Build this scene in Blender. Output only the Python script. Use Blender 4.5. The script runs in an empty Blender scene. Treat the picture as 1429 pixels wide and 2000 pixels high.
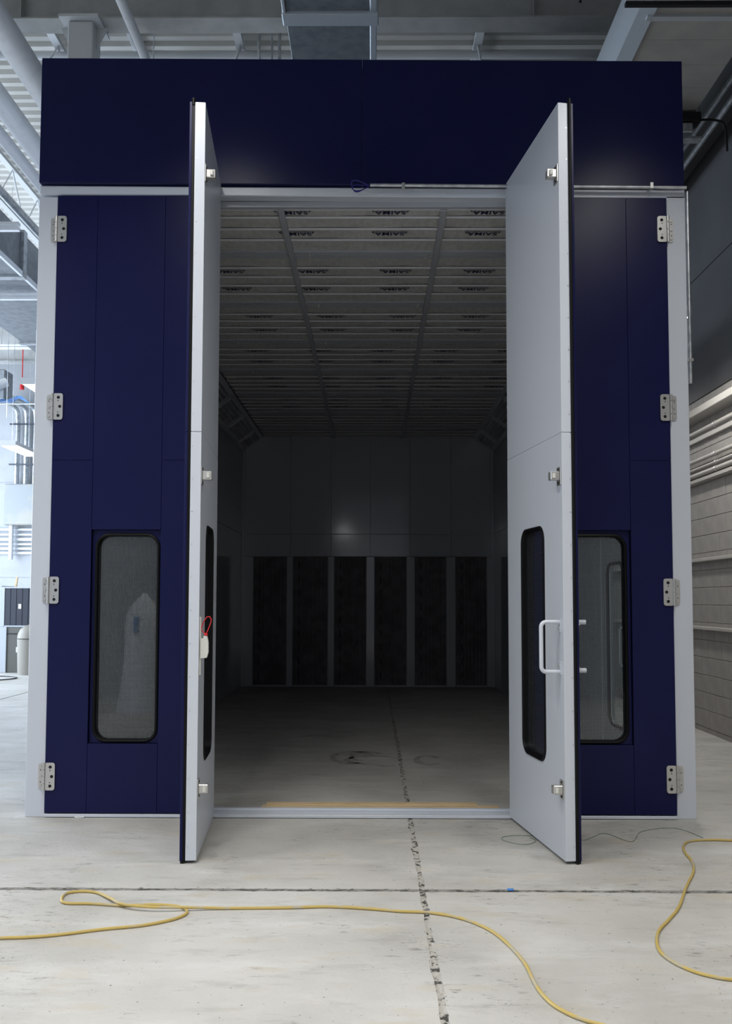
import bpy, bmesh, math, random
from mathutils import Vector, Matrix
random.seed(7)
S = bpy.context.scene
COL = S.collection
PI = math.pi

# ---------------------------------------------------------------- camera
cam_d = bpy.data.cameras.new('camera')
cam = bpy.data.objects.new('camera', cam_d); COL.objects.link(cam)
cam_d.sensor_fit = 'VERTICAL'; cam_d.sensor_height = 36.0
cam_d.lens = 36.0 * 1759.8 / 2000.0
cam_d.shift_y = 68.9 / 2000.0
cam_d.clip_start = 0.05; cam_d.clip_end = 200
cam.location = (0.0866, -6.4299, 1.5311)
fw = Vector((math.cos(0.0583) * math.sin(-0.0074), math.cos(0.0583) * math.cos(-0.0074), math.sin(0.0583)))
q = fw.to_track_quat('-Z', 'Y')
cam.rotation_mode = 'QUATERNION'
cam.rotation_quaternion = q @ Matrix.Rotation(0.002, 4, 'Z').to_quaternion()
S.camera = cam

# ---------------------------------------------------------------- world, exposure, lights
W = bpy.data.worlds.new('world'); S.world = W; W.use_nodes = True
wb = W.node_tree.nodes['Background']; wb.inputs[0].default_value = (0.75, 0.85, 1, 1); wb.inputs[1].default_value = 0.6
S.view_settings.view_transform = 'Standard'; S.view_settings.look = 'None'
S.view_settings.gamma = 1; S.view_settings.use_curve_mapping = False
S.view_settings.exposure = 0.02

def area(name, loc, rot, sx, sy, power, color, spread=PI):
    l = bpy.data.lights.new(name, 'AREA'); l.shape = 'RECTANGLE'; l.size = sx; l.size_y = sy
    l.energy = power; l.color = color; l.spread = spread
    o = bpy.data.objects.new(name, l); COL.objects.link(o); o.location = loc; o.rotation_euler = rot
    return o
# daylight coming in by the big glazed door in the left hall wall, plus an added fill lamp, with no real source, behind the photographer
area('daylight_left', (-13.6, 9.5, 3.4), (0, -PI / 2, 0), 6.0, 13.0, 2500, (0.70, 0.83, 1.0))
area('added_fill_front', (-8.5, -7.1, 2.4), (PI / 2, 0, -0.5), 6.0, 3.5, 240, (0.78, 0.88, 1.0))

# ---------------------------------------------------------------- helpers
def quad_pts(n): return range(n)
class MB:
    def __init__(s): s.v = []; s.f = []
    def add(s, vs, fs):
        b = len(s.v); s.v += [tuple(v) for v in vs]; s.f += [tuple(i + b for i in f) for f in fs]; return s
    def box(s, x0, x1, y0, y1, z0, z1):
        return s.add([(x0,y0,z0),(x1,y0,z0),(x1,y1,z0),(x0,y1,z0),(x0,y0,z1),(x1,y0,z1),(x1,y1,z1),(x0,y1,z1)],
              [(0,3,2,1),(4,5,6,7),(0,1,5,4),(1,2,6,5),(2,3,7,6),(3,0,4,7)])
    def bbox(s, x0, x1, y0, y1, z0, z1, b=0.004):
        # box with chamfered edges
        X = (x0, x1); Y = (y0, y1); Z = (z0, z1); idx = {}; vs = []
        for i in (0, 1):
            for j in (0, 1):
                for k in (0, 1):
                    dx = b if i == 0 else -b; dy = b if j == 0 else -b; dz = b if k == 0 else -b
                    for a in range(3):
                        p = [X[i] + dx, Y[j] + dy, Z[k] + dz]; p[a] = (X[i], Y[j], Z[k])[a]
                        idx[(i, j, k, a)] = len(vs); vs.append(p)
        F = []
        for a in range(3):
            for c in (0, 1):
                o = [t for t in range(3) if t != a]; L = []
                for (m, n) in ((0,0),(1,0),(1,1),(0,1)):
                    t = [0,0,0]; t[a] = c; t[o[0]] = m; t[o[1]] = n; L.append(idx[(*t, a)])
                F.append(L)
        for a in range(3):          # edges parallel to axis a
            o = [t for t in range(3) if t != a]
            for m in (0, 1):
                for n in (0, 1):
                    t0 = [0,0,0]; t0[o[0]] = m; t0[o[1]] = n; t1 = list(t0); t1[a] = 1
                    F.append([idx[(*t0, o[0])], idx[(*t0, o[1])], idx[(*t1, o[1])], idx[(*t1, o[0])]])
        for i in (0, 1):
            for j in (0, 1):
                for k in (0, 1): F.append([idx[(i,j,k,0)], idx[(i,j,k,1)], idx[(i,j,k,2)]])
        return s.add(vs, F)
    def cyl(s, p, q, r, n=16, r2=None):
        return s.tube([p, q], r, n, r2)
    def tube(s, pts, r, n=10, r2=None, closed=False):
        P = [Vector(p) for p in pts]; m = len(P); vs = []; fs = []
        up = None
        for i in range(m):
            if closed: t = P[(i+1) % m] - P[i-1]
            else: t = P[min(i+1, m-1)] - P[max(i-1, 0)]
            t.normalize()
            if up is None:
                up = Vector((0,0,1)) if abs(t.z) < 0.9 else Vector((1,0,0))
            a = t.cross(up)
            if a.length < 1e-6: a = t.cross(Vector((0,1,0)))
            a.normalize(); bb = a.cross(t).normalized(); up = bb
            rr = r if r2 is None else r + (r2 - r) * i / (m - 1)
            for k in range(n):
                an = 2 * PI * k / n
                vs.append(P[i] + a * math.cos(an) * rr + bb * math.sin(an) * rr)
        rng = m if closed else m - 1
        for i in range(rng):
            j = (i + 1) % m
            for k in range(n):
                k2 = (k + 1) % n
                fs.append((i*n+k, i*n+k2, j*n+k2, j*n+k))
        if not closed:
            fs.append(tuple(range(n))); fs.append(tuple((m-1)*n + k for k in reversed(range(n))))
        return s.add(vs, fs)
    def prism(s, poly, a0, a1, axis='y'):
        # poly: 2-D outline; axis y: (x,z) outline swept along y
        n = len(poly); vs = []
        for a in (a0, a1):
            for (u, v) in poly:
                vs.append((u, a, v) if axis == 'y' else ((a, u, v) if axis == 'x' else (u, v, a)))
        fs = [tuple(range(n)), tuple(reversed(range(n, 2*n)))]
        for i in range(n): fs.append((i, (i+1) % n, (i+1) % n + n, i + n))
        return s.add(vs, fs)
    def ring(s, outer, inner, y0, y1):
        n = len(outer); vs = []
        for y in (y0, y1):
            for L in (outer, inner):
                for (u, v) in L: vs.append((u, y, v))
        fs = []
        for i in range(n):
            j = (i+1) % n
            fs.append((i, j, n+j, n+i)); fs.append((2*n+i, 3*n+i, 3*n+j, 2*n+j))
            fs.append((i, 2*n+i, 2*n+j, j)); fs.append((n+i, n+j, 3*n+j, 3*n+i))
        return s.add(vs, fs)
    def mirror(s):
        s.v = [(-x, y, z) for (x, y, z) in s.v]; s.f = [tuple(reversed(f)) for f in s.f]; return s
    def build(s, name, mat, parent=None, smooth=False, loc=None, fix=True):
        me = bpy.data.meshes.new(name); me.from_pydata(s.v, [], s.f)
        if fix:
            bm = bmesh.new(); bm.from_mesh(me); bmesh.ops.recalc_face_normals(bm, faces=bm.faces); bm.to_mesh(me); bm.free()
        me.update()
        if mat: me.materials.append(mat)
        if smooth:
            for p in me.polygons: p.use_smooth = True
            me.set_sharp_from_angle(angle=math.radians(40))
        o = bpy.data.objects.new(name, me); COL.objects.link(o)
        if parent: o.parent = parent
        if loc: o.location = loc
        return o

def tag(o, label=None, cat=None, group=None, kind=None):
    if label: o['label'] = label
    if cat: o['category'] = cat
    if group: o['group'] = group
    if kind: o['kind'] = kind
    return o
def empty(name, loc=(0,0,0), rz=0.0, **k):
    o = bpy.data.objects.new(name, None); COL.objects.link(o); o.location = loc; o.rotation_euler = (0, 0, rz)
    o.empty_display_size = 0.1
    return tag(o, **k)
def kids(o): return [c for c in COL.objects if c.parent == o]
def copy_tree(o, parent=None):
    c = o.copy(); COL.objects.link(c); c.parent = parent
    for ch in [x for x in list(COL.objects) if x.parent == o]: copy_tree(ch, c)
    return c
def dup(o, loc, parent=None):
    c = o.copy(); COL.objects.link(c); c.location = loc
    if parent: c.parent = parent
    return c
def rrect(cx, cz, w, h, r, n=8):
    pts = []
    for (sx, sz, a0) in ((1, 1, 0), (-1, 1, PI/2), (-1, -1, PI), (1, -1, 3*PI/2)):
        for i in range(n + 1):
            a = a0 + PI/2 * i / n
            pts.append((cx + sx*(w/2 - r) + r*math.cos(a), cz + sz*(h/2 - r) + r*math.sin(a)))
    return pts

def mat(name, col, rough=0.5, metal=0.0, spec=0.5, noise=None, bump=None, emit=None, coat=0.0, coat_rough=0.1):
    """noise=(scale, second colour, low, high[, stretch]); bump=(scale, strength, distance)"""
    m = bpy.data.materials.new(name); m.use_nodes = True
    nt = m.node_tree; b = nt.nodes['Principled BSDF']
    b.inputs['Base Color'].default_value = (*col, 1); b.inputs['Roughness'].default_value = rough
    b.inputs['Metallic'].default_value = metal; b.inputs['Specular IOR Level'].default_value = spec
    b.inputs['Coat Weight'].default_value = coat; b.inputs['Coat Roughness'].default_value = coat_rough
    tc = nt.nodes.new('ShaderNodeTexCoord')
    if noise:
        mp = nt.nodes.new('ShaderNodeMapping'); nt.links.new(tc.outputs['Object'], mp.inputs[0])
        if len(noise) > 4: mp.inputs['Scale'].default_value = noise[4]
        n = nt.nodes.new('ShaderNodeTexNoise'); n.inputs['Scale'].default_value = noise[0]; n.inputs['Detail'].default_value = 6
        nt.links.new(mp.outputs[0], n.inputs['Vector'])
        r = nt.nodes.new('ShaderNodeMapRange'); r.inputs[1].default_value = noise[2]; r.inputs[2].default_value = noise[3]
        nt.links.new(n.outputs[0], r.inputs[0])
        mx = nt.nodes.new('ShaderNodeMix'); mx.data_type = 'RGBA'
        mx.inputs[6].default_value = (*col, 1); mx.inputs[7].default_value = (*noise[1], 1)
        nt.links.new(r.outputs[0], mx.inputs[0]); nt.links.new(mx.outputs[2], b.inputs['Base Color'])
    if bump:
        n2 = nt.nodes.new('ShaderNodeTexNoise'); n2.inputs['Scale'].default_value = bump[0]; n2.inputs['Detail'].default_value = 4
        nt.links.new(tc.outputs['Object'], n2.inputs['Vector'])
        bp = nt.nodes.new('ShaderNodeBump'); bp.inputs['Strength'].default_value = bump[1]; bp.inputs['Distance'].default_value = bump[2]
        nt.links.new(n2.outputs[0], bp.inputs['Height']); nt.links.new(bp.outputs[0], b.inputs['Normal'])
    if emit:
        b.inputs['Emission Color'].default_value = (*emit[0], 1); b.inputs['Emission Strength'].default_value = emit[1]
    return m

M = {}
M['navy'] = mat('navy_lacquer', (0.0072, 0.0090, 0.053), 0.30, spec=0.15, bump=(220, 0.25, 0.0006), noise=(3, (0.0088, 0.0102, 0.058), 0.35, 0.7))
M['white'] = mat('white_lacquer', (0.575, 0.61, 0.675), 0.33, spec=0.5, bump=(260, 0.12, 0.0004))
M['white_in'] = mat('white_booth_lining', (0.50, 0.52, 0.565), 0.10, spec=0.5, bump=(3, 0.03, 0.003))
M['seal'] = mat('black_rubber', (0.005, 0.005, 0.006), 0.45, spec=0.15)
M['steel'] = mat('satin_steel', (0.56, 0.555, 0.54), 0.30, 0.7, bump=(400, 0.2, 0.0003))
M['hole'] = mat('dark_hole', (0.004, 0.004, 0.005), 0.8)
M['galv'] = mat('galvanised_steel', (0.62, 0.64, 0.66), 0.38, 0.85, noise=(14, (0.42, 0.45, 0.48), 0.4, 0.65), bump=(60, 0.1, 0.001))
M['duct'] = mat('galvanised_duct', (0.30, 0.32, 0.34), 0.42, 0.75, noise=(9, (0.22, 0.24, 0.27), 0.4, 0.65))
M['ductwrap'] = mat('duct_wrap_board', (0.42, 0.41, 0.38), 0.45, 0.35, noise=(3, (0.36, 0.36, 0.34), 0.4, 0.6))
M['tape'] = mat('silver_tape', (0.5, 0.54, 0.58), 0.4, 0.5, bump=(30, 0.6, 0.006))
M['hallpaint'] = mat('white_hall_paint', (0.62, 0.63, 0.64), 0.5, bump=(40, 0.1, 0.002))
M['deck'] = mat('painted_roof_deck', (0.60, 0.585, 0.545), 0.55, noise=(1.2, (0.54, 0.525, 0.49), 0.4, 0.65))
M['pipe'] = mat('white_painted_pipe', (0.80, 0.82, 0.86), 0.40, noise=(8, (0.74, 0.76, 0.80), 0.5, 0.7))
M['girder'] = mat('grey_painted_girder', (0.45, 0.45, 0.44), 0.55, noise=(5, (0.38, 0.38, 0.37), 0.4, 0.7), bump=(12, 0.1, 0.003))
M['block'] = mat('grey_painted_block', (0.33, 0.31, 0.285), 0.6, noise=(7, (0.29, 0.275, 0.255), 0.4, 0.65), bump=(90, 0.5, 0.003))
M['mortar'] = mat('mortar', (0.44, 0.42, 0.39), 0.8, bump=(60, 0.4, 0.002))
M['upperwall'] = mat('shade_painted_upper_wall', (0.062, 0.062, 0.066), 0.6, noise=(1.5, (0.052, 0.052, 0.056), 0.4, 0.6), bump=(20, 0.1, 0.002))  # shade above the hanging lamps is put into this dark base colour
M['wallwhite'] = mat('white_wall_paint', (0.40, 0.41, 0.43), 0.6, noise=(2, (0.37, 0.38, 0.40), 0.4, 0.6))
M['ceilcloth'] = mat('filter_fabric', (0.56, 0.555, 0.54), 0.9, spec=0.1, noise=(9, (0.48, 0.475, 0.46), 0.4, 0.65, (3, 1, 1)), bump=(26, 0.9, 0.008))
M['ceilbar'] = mat('booth_ceiling_bar', (0.42, 0.44, 0.48), 0.4)
M['barwhite'] = mat('white_retaining_bar', (0.62, 0.63, 0.66), 0.4)
M['ink'] = mat('navy_print', (0.010, 0.012, 0.055), 0.7)
M['filter'] = mat('dark_filter_media', (0.21, 0.21, 0.215), 0.9, spec=0.1, noise=(6, (0.16, 0.16, 0.165), 0.4, 0.6), bump=(70, 0.8, 0.006))
M['lens_off'] = mat('unlit_light_box_glass', (0.10, 0.11, 0.12), 0.2)
M['wood'] = mat('yellow_pine', (0.66, 0.50, 0.30), 0.6, noise=(9, (0.42, 0.27, 0.11), 0.5, 0.75, (1, 14, 14)), bump=(30, 0.3, 0.002))
M['cord'] = mat('yellow_cord_jacket', (0.50, 0.37, 0.11), 0.5, noise=(9, (0.42, 0.38, 0.28), 0.52, 0.66))
M['red'] = mat('red_plastic', (0.60, 0.015, 0.02), 0.35)
M['cream'] = mat('cream_plastic', (0.62, 0.62, 0.57), 0.4)
M['blue_wire'] = mat('blue_wire_jacket', (0.015, 0.015, 0.20), 0.35)
M['green_wire'] = mat('dark_green_wire', (0.10, 0.17, 0.13), 0.5)
M['black_cord'] = mat('black_cord_jacket', (0.02, 0.022, 0.03), 0.5)
M['bluefilm'] = mat('blue_plastic_film', (0.07, 0.24, 0.62), 0.25, bump=(14, 1.0, 0.05))
M['bin'] = mat('beige_bin_plastic', (0.20, 0.185, 0.155), 0.55)
M['panelgrey'] = mat('pale_grey_enamel', (0.29, 0.31, 0.32), 0.4, noise=(1.5, (0.36, 0.35, 0.31), 0.45, 0.6))
M['darkmetal'] = mat('dark_sheet_metal', (0.055, 0.06, 0.075), 0.35, 0.5)
M['sheetgrey'] = mat('grey_sheet_metal', (0.12, 0.12, 0.11), 0.45, 0.4)
M['sheetlight'] = mat('pale_sheet_metal', (0.45, 0.48, 0.52), 0.35, 0.2)
M['sticker'] = mat('white_sticker', (0.7, 0.7, 0.68), 0.6)
M['frontwall'] = mat('grey_front_wall', (0.30, 0.31, 0.33), 0.6, noise=(2, (0.27, 0.28, 0.30), 0.4, 0.6))
M['servicepipe'] = mat('dusty_grey_pipe', (0.42, 0.40, 0.37), 0.5)
M['film'] = mat('white_plastic_film', (0.75, 0.77, 0.80), 0.3, bump=(6, 0.6, 0.04))
M['lens_on'] = mat('lit_fixture_lens', (0.8, 0.8, 0.8), 0.5, emit=((0.92, 0.96, 1.0), 6.0))
M['daywindow'] = mat('daylit_translucent_panel', (0.8, 0.8, 0.8), 0.5, emit=((0.82, 0.91, 1.0), 1.3))
M['joint'] = mat('crumbled_joint_filler', (0.42, 0.405, 0.37), 0.9, noise=(26, (0.06, 0.058, 0.052), 0.50, 0.60), bump=(55, 1.0, 0.012))
M['jointgrey'] = mat('grey_joint_filler', (0.24, 0.235, 0.22), 0.9, noise=(30, (0.07, 0.068, 0.062), 0.46, 0.58, (0.4, 1.5, 1)), bump=(55, 1.0, 0.01))
M['stain'] = mat('floor_scuff_mark', (0.28, 0.27, 0.25), 0.6, noise=(14, (0.38, 0.37, 0.345), 0.4, 0.6))

def concrete():
    m = bpy.data.materials.new('worn_concrete'); m.use_nodes = True; nt = m.node_tree; N = nt.nodes; L = nt.links
    b = N['Principled BSDF']; b.inputs['Specular IOR Level'].default_value = 0.35
    geo = N.new('ShaderNodeNewGeometry')
    def noise(scale, detail, stretch=(1,1,1), rough=0.55):
        mp = N.new('ShaderNodeMapping'); mp.inputs['Scale'].default_value = stretch; L.new(geo.outputs['Position'], mp.inputs[0])
        n = N.new('ShaderNodeTexNoise'); n.inputs['Scale'].default_value = scale; n.inputs['Detail'].default_value = detail
        n.inputs['Roughness'].default_value = rough
        L.new(mp.outputs[0], n.inputs['Vector']); return n.outputs[0]
    def rng(v, a, c, lo=0, hi=1):
        r = N.new('ShaderNodeMapRange'); r.inputs[1].default_value = a; r.inputs[2].default_value = c
        r.inputs[3].default_value = lo; r.inputs[4].default_value = hi; L.new(v, r.inputs[0]); return r.outputs[0]
    def mix(f, A, B):
        x = N.new('ShaderNodeMix'); x.data_type = 'RGBA'; L.new(f, x.inputs[0])
        for s, i in ((A, 6), (B, 7)):
            if isinstance(s, tuple): x.inputs[i].default_value = (*s, 1)
            else: L.new(s, x.inputs[i])
        return x.outputs[2]
    def mul(a, c):
        x = N.new('ShaderNodeMath'); x.operation = 'MULTIPLY'; L.new(a, x.inputs[0]); L.new(c, x.inputs[1]); return x.outputs[0]
    c = mix(rng(noise(0.9, 8), 0.38, 0.62), (0.50, 0.49, 0.465), (0.40, 0.39, 0.365))
    c = mix(rng(noise(2.0, 9, (0.5, 1.6, 1), 0.65), 0.50, 0.66, 0, 0.6), c, (0.58, 0.575, 0.56))
    c = mix(rng(noise(2.7, 10, (0.6, 2.2, 1), 0.72), 0.54, 0.68, 0, 0.55), c, (0.29, 0.28, 0.255))
    blot = rng(noise(1.6, 4), 0.50, 0.62)
    c = mix(mul(rng(noise(17, 8, (0.5, 1.6, 1), 0.75), 0.55, 0.64, 0, 0.85), blot), c, (0.17, 0.165, 0.15))
    blot2 = rng(noise(0.8, 3), 0.47, 0.60)
    c = mix(mul(rng(noise(34, 5, (0.6, 1.2, 1), 0.7), 0.62, 0.68, 0, 0.9), blot2), c, (0.11, 0.11, 0.10))
    c = mix(rng(noise(48, 2), 0.70, 0.735, 0, 0.85), c, (0.10, 0.10, 0.09))
    c = mix(rng(noise(4.5, 7, (0.5, 1.4, 1)), 0.57, 0.70, 0, 0.45), c, (0.46, 0.39, 0.28))
    L.new(c, b.inputs['Base Color'])
    L.new(rng(noise(4, 5), 0.3, 0.7, 0.5, 0.75), b.inputs['Roughness'])
    bp = N.new('ShaderNodeBump'); bp.inputs['Strength'].default_value = 0.35; bp.inputs['Distance'].default_value = 0.004
    L.new(noise(45, 6), bp.inputs['Height']); L.new(bp.outputs[0], b.inputs['Normal'])
    return m
M['concrete'] = concrete()

def wired_glass():
    m = bpy.data.materials.new('wired_glass'); m.use_nodes = True; nt = m.node_tree; N = nt.nodes; L = nt.links
    b = N['Principled BSDF']; out = N['Material Output']
    b.inputs['Base Color'].default_value = (0.05, 0.055, 0.06, 1); b.inputs['Roughness'].default_value = 0.5
    tr = N.new('ShaderNodeBsdfTransparent'); tr.inputs[0].default_value = (0.88, 0.92, 0.92, 1)
    gl = N.new('ShaderNodeBsdfGlossy'); gl.inputs['Roughness'].default_value = 0.015
    fr = N.new('ShaderNodeFresnel'); fr.inputs[0].default_value = 1.75
    gm = N.new('ShaderNodeNewGeometry'); iv = N.new('ShaderNodeMath'); iv.operation = 'SUBTRACT'; iv.inputs[0].default_value = 1.0; L.new(gm.outputs['Backfacing'], iv.inputs[1])
    ff = N.new('ShaderNodeMath'); ff.operation = 'MULTIPLY'; L.new(fr.outputs[0], ff.inputs[0]); L.new(iv.outputs[0], ff.inputs[1])
    mg = N.new('ShaderNodeMixShader'); L.new(ff.outputs[0], mg.inputs[0]); L.new(tr.outputs[0], mg.inputs[1]); L.new(gl.outputs[0], mg.inputs[2])
    tc = N.new('ShaderNodeTexCoord'); sp = N.new('ShaderNodeSeparateXYZ'); L.new(tc.outputs['Object'], sp.inputs[0])
    fs = []
    for ax in ('X', 'Z'):
        a = N.new('ShaderNodeMath'); a.operation = 'MULTIPLY'; a.inputs[1].default_value = 1 / 0.0125; L.new(sp.outputs[ax], a.inputs[0])
        f = N.new('ShaderNodeMath'); f.operation = 'FRACT'; L.new(a.outputs[0], f.inputs[0])
        t = N.new('ShaderNodeMath'); t.operation = 'LESS_THAN'; t.inputs[1].default_value = 0.09; L.new(f.outputs[0], t.inputs[0]); fs.append(t)
    mx = N.new('ShaderNodeMath'); mx.operation = 'MAXIMUM'; L.new(fs[0].outputs[0], mx.inputs[0]); L.new(fs[1].outputs[0], mx.inputs[1])
    ms = N.new('ShaderNodeMixShader'); L.new(mx.outputs[0], ms.inputs[0]); L.new(mg.outputs[0], ms.inputs[1]); L.new(b.outputs[0], ms.inputs[2])
    L.new(ms.outputs[0], out.inputs[0])
    return m
M['glass'] = wired_glass()

# ================================================================ LARGE STRUCTURE
XL, XR, YF, YB, ZD = -14.0, 3.964, -7.5, 18.0, 8.60
# ---- floor: slabs with crumbled joints between
fl = MB().box(XL, XR + 0.3, YF, YB, -0.30, -0.075).build('floor', M['concrete']); tag(fl, kind='structure')
JX, JY = 0.352, -1.575
xb = [XL, -5.6, JX, XR]; yb = [YF, JY, 10.0, YB]
def slab(x0, x1, y0, y1, jx0, jx1, jy0, jy1):
    """slab outline with ragged edges where a joint runs"""
    pts = []
    def edge(p, q_, rag, nrm):
        d = (Vector(q_) - Vector(p)); n = max(2, int(d.length / 0.035)) if rag else 2
        out = []; w = 0
        for i in range(n):
            t = i / n; j = 0
            if rag and i:
                w = 0.75 * w + random.uniform(-1, 1) * 0.0028; w = max(-0.006, min(0.007, w)); j = w + random.uniform(-0.0015, 0.0015)
                if random.random() < 0.03: j += 0.006
            c = Vector(p) + d * t + Vector(nrm) * j
            out.append((c.x, c.y))
        return out
    a = 0.0165
    X0 = x0 + (a if jx0 else 0); X1 = x1 - (a if jx1 else 0); Y0 = y0 + (0.020 if jy0 else 0); Y1 = y1 - (0.020 if jy1 else 0)
    pts += edge((X0, Y0), (X1, Y0), jy0, (0, 1)); pts += edge((X1, Y0), (X1, Y1), jx1, (-1, 0))
    pts += edge((X1, Y1), (X0, Y1), jy1, (0, -1)); pts += edge((X0, Y1), (X0, Y0), jx0, (1, 0))
    return MB().prism(pts, -0.07, 0.0, 'z')
for i in range(3):
    for j in range(3):
        slab(xb[i], xb[i+1], yb[j], yb[j+1], i > 0, i < 2, j > 0, j < 2).build('floor_slab', M['concrete'], fl)
def joint(along, c, a0, a1, w, step=0.02):
    mb = MB(); n = int((a1 - a0) / step); vs = []; fs = []
    K = 5
    for i in range(n + 1):
        t = a0 + (a1 - a0) * i / n
        for k in range(K):
            o = (k / (K - 1) - 0.5) * w
            z = -0.004 + random.uniform(-0.005, 0.003) + (0.003 if k in (0, K-1) else 0)
            vs.append((c + o, t, z) if along == 'y' else (t, c + o, z))
    for i in range(n):
        for k in range(K - 1): fs.append((i*K+k, i*K+k+1, (i+1)*K+k+1, (i+1)*K+k))
    return mb.add(vs, fs)
tag(joint('y', JX, YF, 10, 0.046).build('joint_filler', M['joint'], fl), kind='stuff')
tag(joint('x', JY, -6, XR, 0.05).build('joint_filler', M['jointgrey'], fl), kind='stuff')
# scuffs and swirls on the booth floor
def scuff(pts, w, z=0.0012):
    mb = MB(); vs = []; fs = []
    for i, (x, y) in enumerate(pts):
        a = Vector(pts[min(i+1, len(pts)-1)]) - Vector(pts[max(i-1, 0)]); a.normalize()
        nn = Vector((-a.y, a.x)); ww = w * random.uniform(0.5, 1.1) * (0.3 if i in (0, len(pts)-1) else 1)
        for s_ in (-1, 1): vs.append((x + nn.x*s_*ww/2, y + nn.y*s_*ww/2, z)); 
        for s_ in (-1, 1): vs.append((x + nn.x*s_*ww/2, y + nn.y*s_*ww/2, 0.0))
    for i in range(len(pts) - 1): fs.append((i*4, i*4+4, i*4+5, i*4+1))
    mb.add(vs, fs).build('scuff_mark', M['stain'], fl)
def arc(cx, cy, rx, ry, a0, a1, n=18): return [(cx + rx*math.cos(a0+(a1-a0)*i/n), cy + ry*math.sin(a0+(a1-a0)*i/n)) for i in range(n+1)]
scuff(arc(-0.10, 2.45, 0.20, 0.33, 0.3, 5.2), 0.075)
scuff(arc(0.10, 2.30, 0.26, 0.22, 0.2, 4.6), 0.06)
scuff(arc(0.02, 2.62, 0.15, 0.14, 0.0, 3.6), 0.06)
scuff(arc(-0.02, 2.45, 0.10, 0.18, 1.0, 5.0), 0.06)
scuff(arc(0.62, 2.30, 0.11, 0.24, 0.4, 5.6), 0.07)
scuff([(0.08, 2.05), (0.2, 1.98), (0.3, 2.02)], 0.09)
scuff([(-0.75, 3.75), (-0.6, 3.85), (-0.5, 3.9), (-0.4, 3.80), (-0.3, 3.82), (-0.1, 3.85)], 0.10)

# ---- right wall : concrete block below, ledge, upper wall with its shade painted in as dark colour
wr = MB().box(XR + 0.012, XR + 0.3, YF, YB, 0.0, 3.92).build('wall_right', M['mortar']); tag(wr, kind='structure')
CH, BL = 0.2032, 0.4064
protos = []
for k in range(3):
    m = MB().bbox(0, 0.026, 0.0035, BL - 0.0035, 0.0035, CH - 0.0035, 0.0025)
    protos.append(m)
base = None
far = MB()
for c in range(-1, 19):
    z0 = 0.056 + c * CH
    off = 0.0 if c % 2 else BL / 2
    nb = int((YB - YF) / BL) + 1
    for b_ in range(-23, 45):
        y0 = 3.07 + off + b_ * BL - 0.02
        if y0 < YF or y0 > YB - BL: continue
        if z0 > 3.75: continue
        if c == -1: zz0, zz1 = 0.0, 0.0525
        else: zz0, zz1 = z0, z0 + CH
        if 2.4 < y0 < 5.0 and c >= 0:
            if base is None:
                base = MB().bbox(0, 0.026, 0.0035, BL - 0.0035, 0.0035, CH - 0.0035, 0.0025).build('block', M['block'], wr)
                base.location = (XR, y0, zz0)
            else:
                dup(base, (XR + random.uniform(0, 0.0025), y0, zz0), wr)
        else:
            far.box(XR, XR + 0.02, y0 + 0.0035, y0 + BL - 0.0035, zz0 + (0.0035 if c >= 0 else 0), zz1 - 0.0035)
tag(far.build('block_courses', M['block'], wr), kind='stuff')
wu = MB().box(XR + 0.012, XR + 0.3, YF, YB, 3.92, ZD + 0.2).build('wall_right_upper', M['upperwall']); tag(wu, kind='structure')
wu.name = 'wall_upper_right'
for y0 in (-6, -3, 0, 3, 6, 9, 12, 15):
    MB().box(XR, XR + 0.013, y0 + 0.006, y0 + 2.994, 3.93, 5.38).build('wall_panel', M['upperwall'], wu)
    MB().box(XR, XR + 0.013, y0 + 0.006, y0 + 2.994, 5.40, 6.77).build('wall_panel', M['upperwall'], wu)
t1 = MB().bbox(XR - 0.204, XR, YF, YB, 3.640, 3.723, 0.006).build('trim_1', M['mortar']); tag(t1, kind='structure')
t2 = MB().bbox(XR - 0.07, XR, YF, YB, 1.984, 2.020, 0.004).build('trim_2', M['mortar']); tag(t2, kind='structure')
t3 = MB().bbox(XR - 0.07, XR, YF, YB, 1.194, 1.230, 0.004).build('trim_3', M['mortar']); tag(t3, kind='structure')
t4 = MB().bbox(XR - 0.12, XR, YF, YB, 6.73, 6.82, 0.006).build('trim_4', M['upperwall']); tag(t4, kind='structure')

# ---- back, left and front walls
wbk = MB().box(XL - 0.3, XR + 0.3, YB, YB + 0.3, 0, ZD).build('wall_back', M['wallwhite']); tag(wbk, kind='structure')
for x0 in range(-14, 4, 3):
    for (z0, z1) in ((0, 2.1), (2.12, 4.7), (4.72, ZD)):
        MB().box(x0 + 0.008, min(x0 + 2.992, XR), YB - 0.02, YB, z0 + 0.01, z1).build('wall_panel', M['wallwhite'], wbk)
wlf = MB().box(XL - 0.3, XL, YF, 2.6, 0, ZD).box(XL - 0.3, XL, 16.4, YB, 0, ZD).box(XL - 0.3, XL, 2.6, 16.4, 6.6, ZD).build('wall_left', M['wallwhite']); tag(wlf, kind='structure')
win = MB().box(XL - 0.25, XL - 0.2, 2.6, 16.4, 0, 6.6).build('window_1', M['daywindow']); tag(win, kind='structure')
for i in range(8):
    y = 2.6 + 13.8 * i / 7
    MB().box(XL - 0.2, XL - 0.1, y - 0.05, y + 0.05, 0, 6.6).build('mullion', M['hallpaint'], win)
wft = MB().box(XL - 0.3, XR + 0.3, YF - 0.3, YF, 0, ZD).build('wall_front', M['frontwall']); tag(wft, kind='structure')

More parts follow.
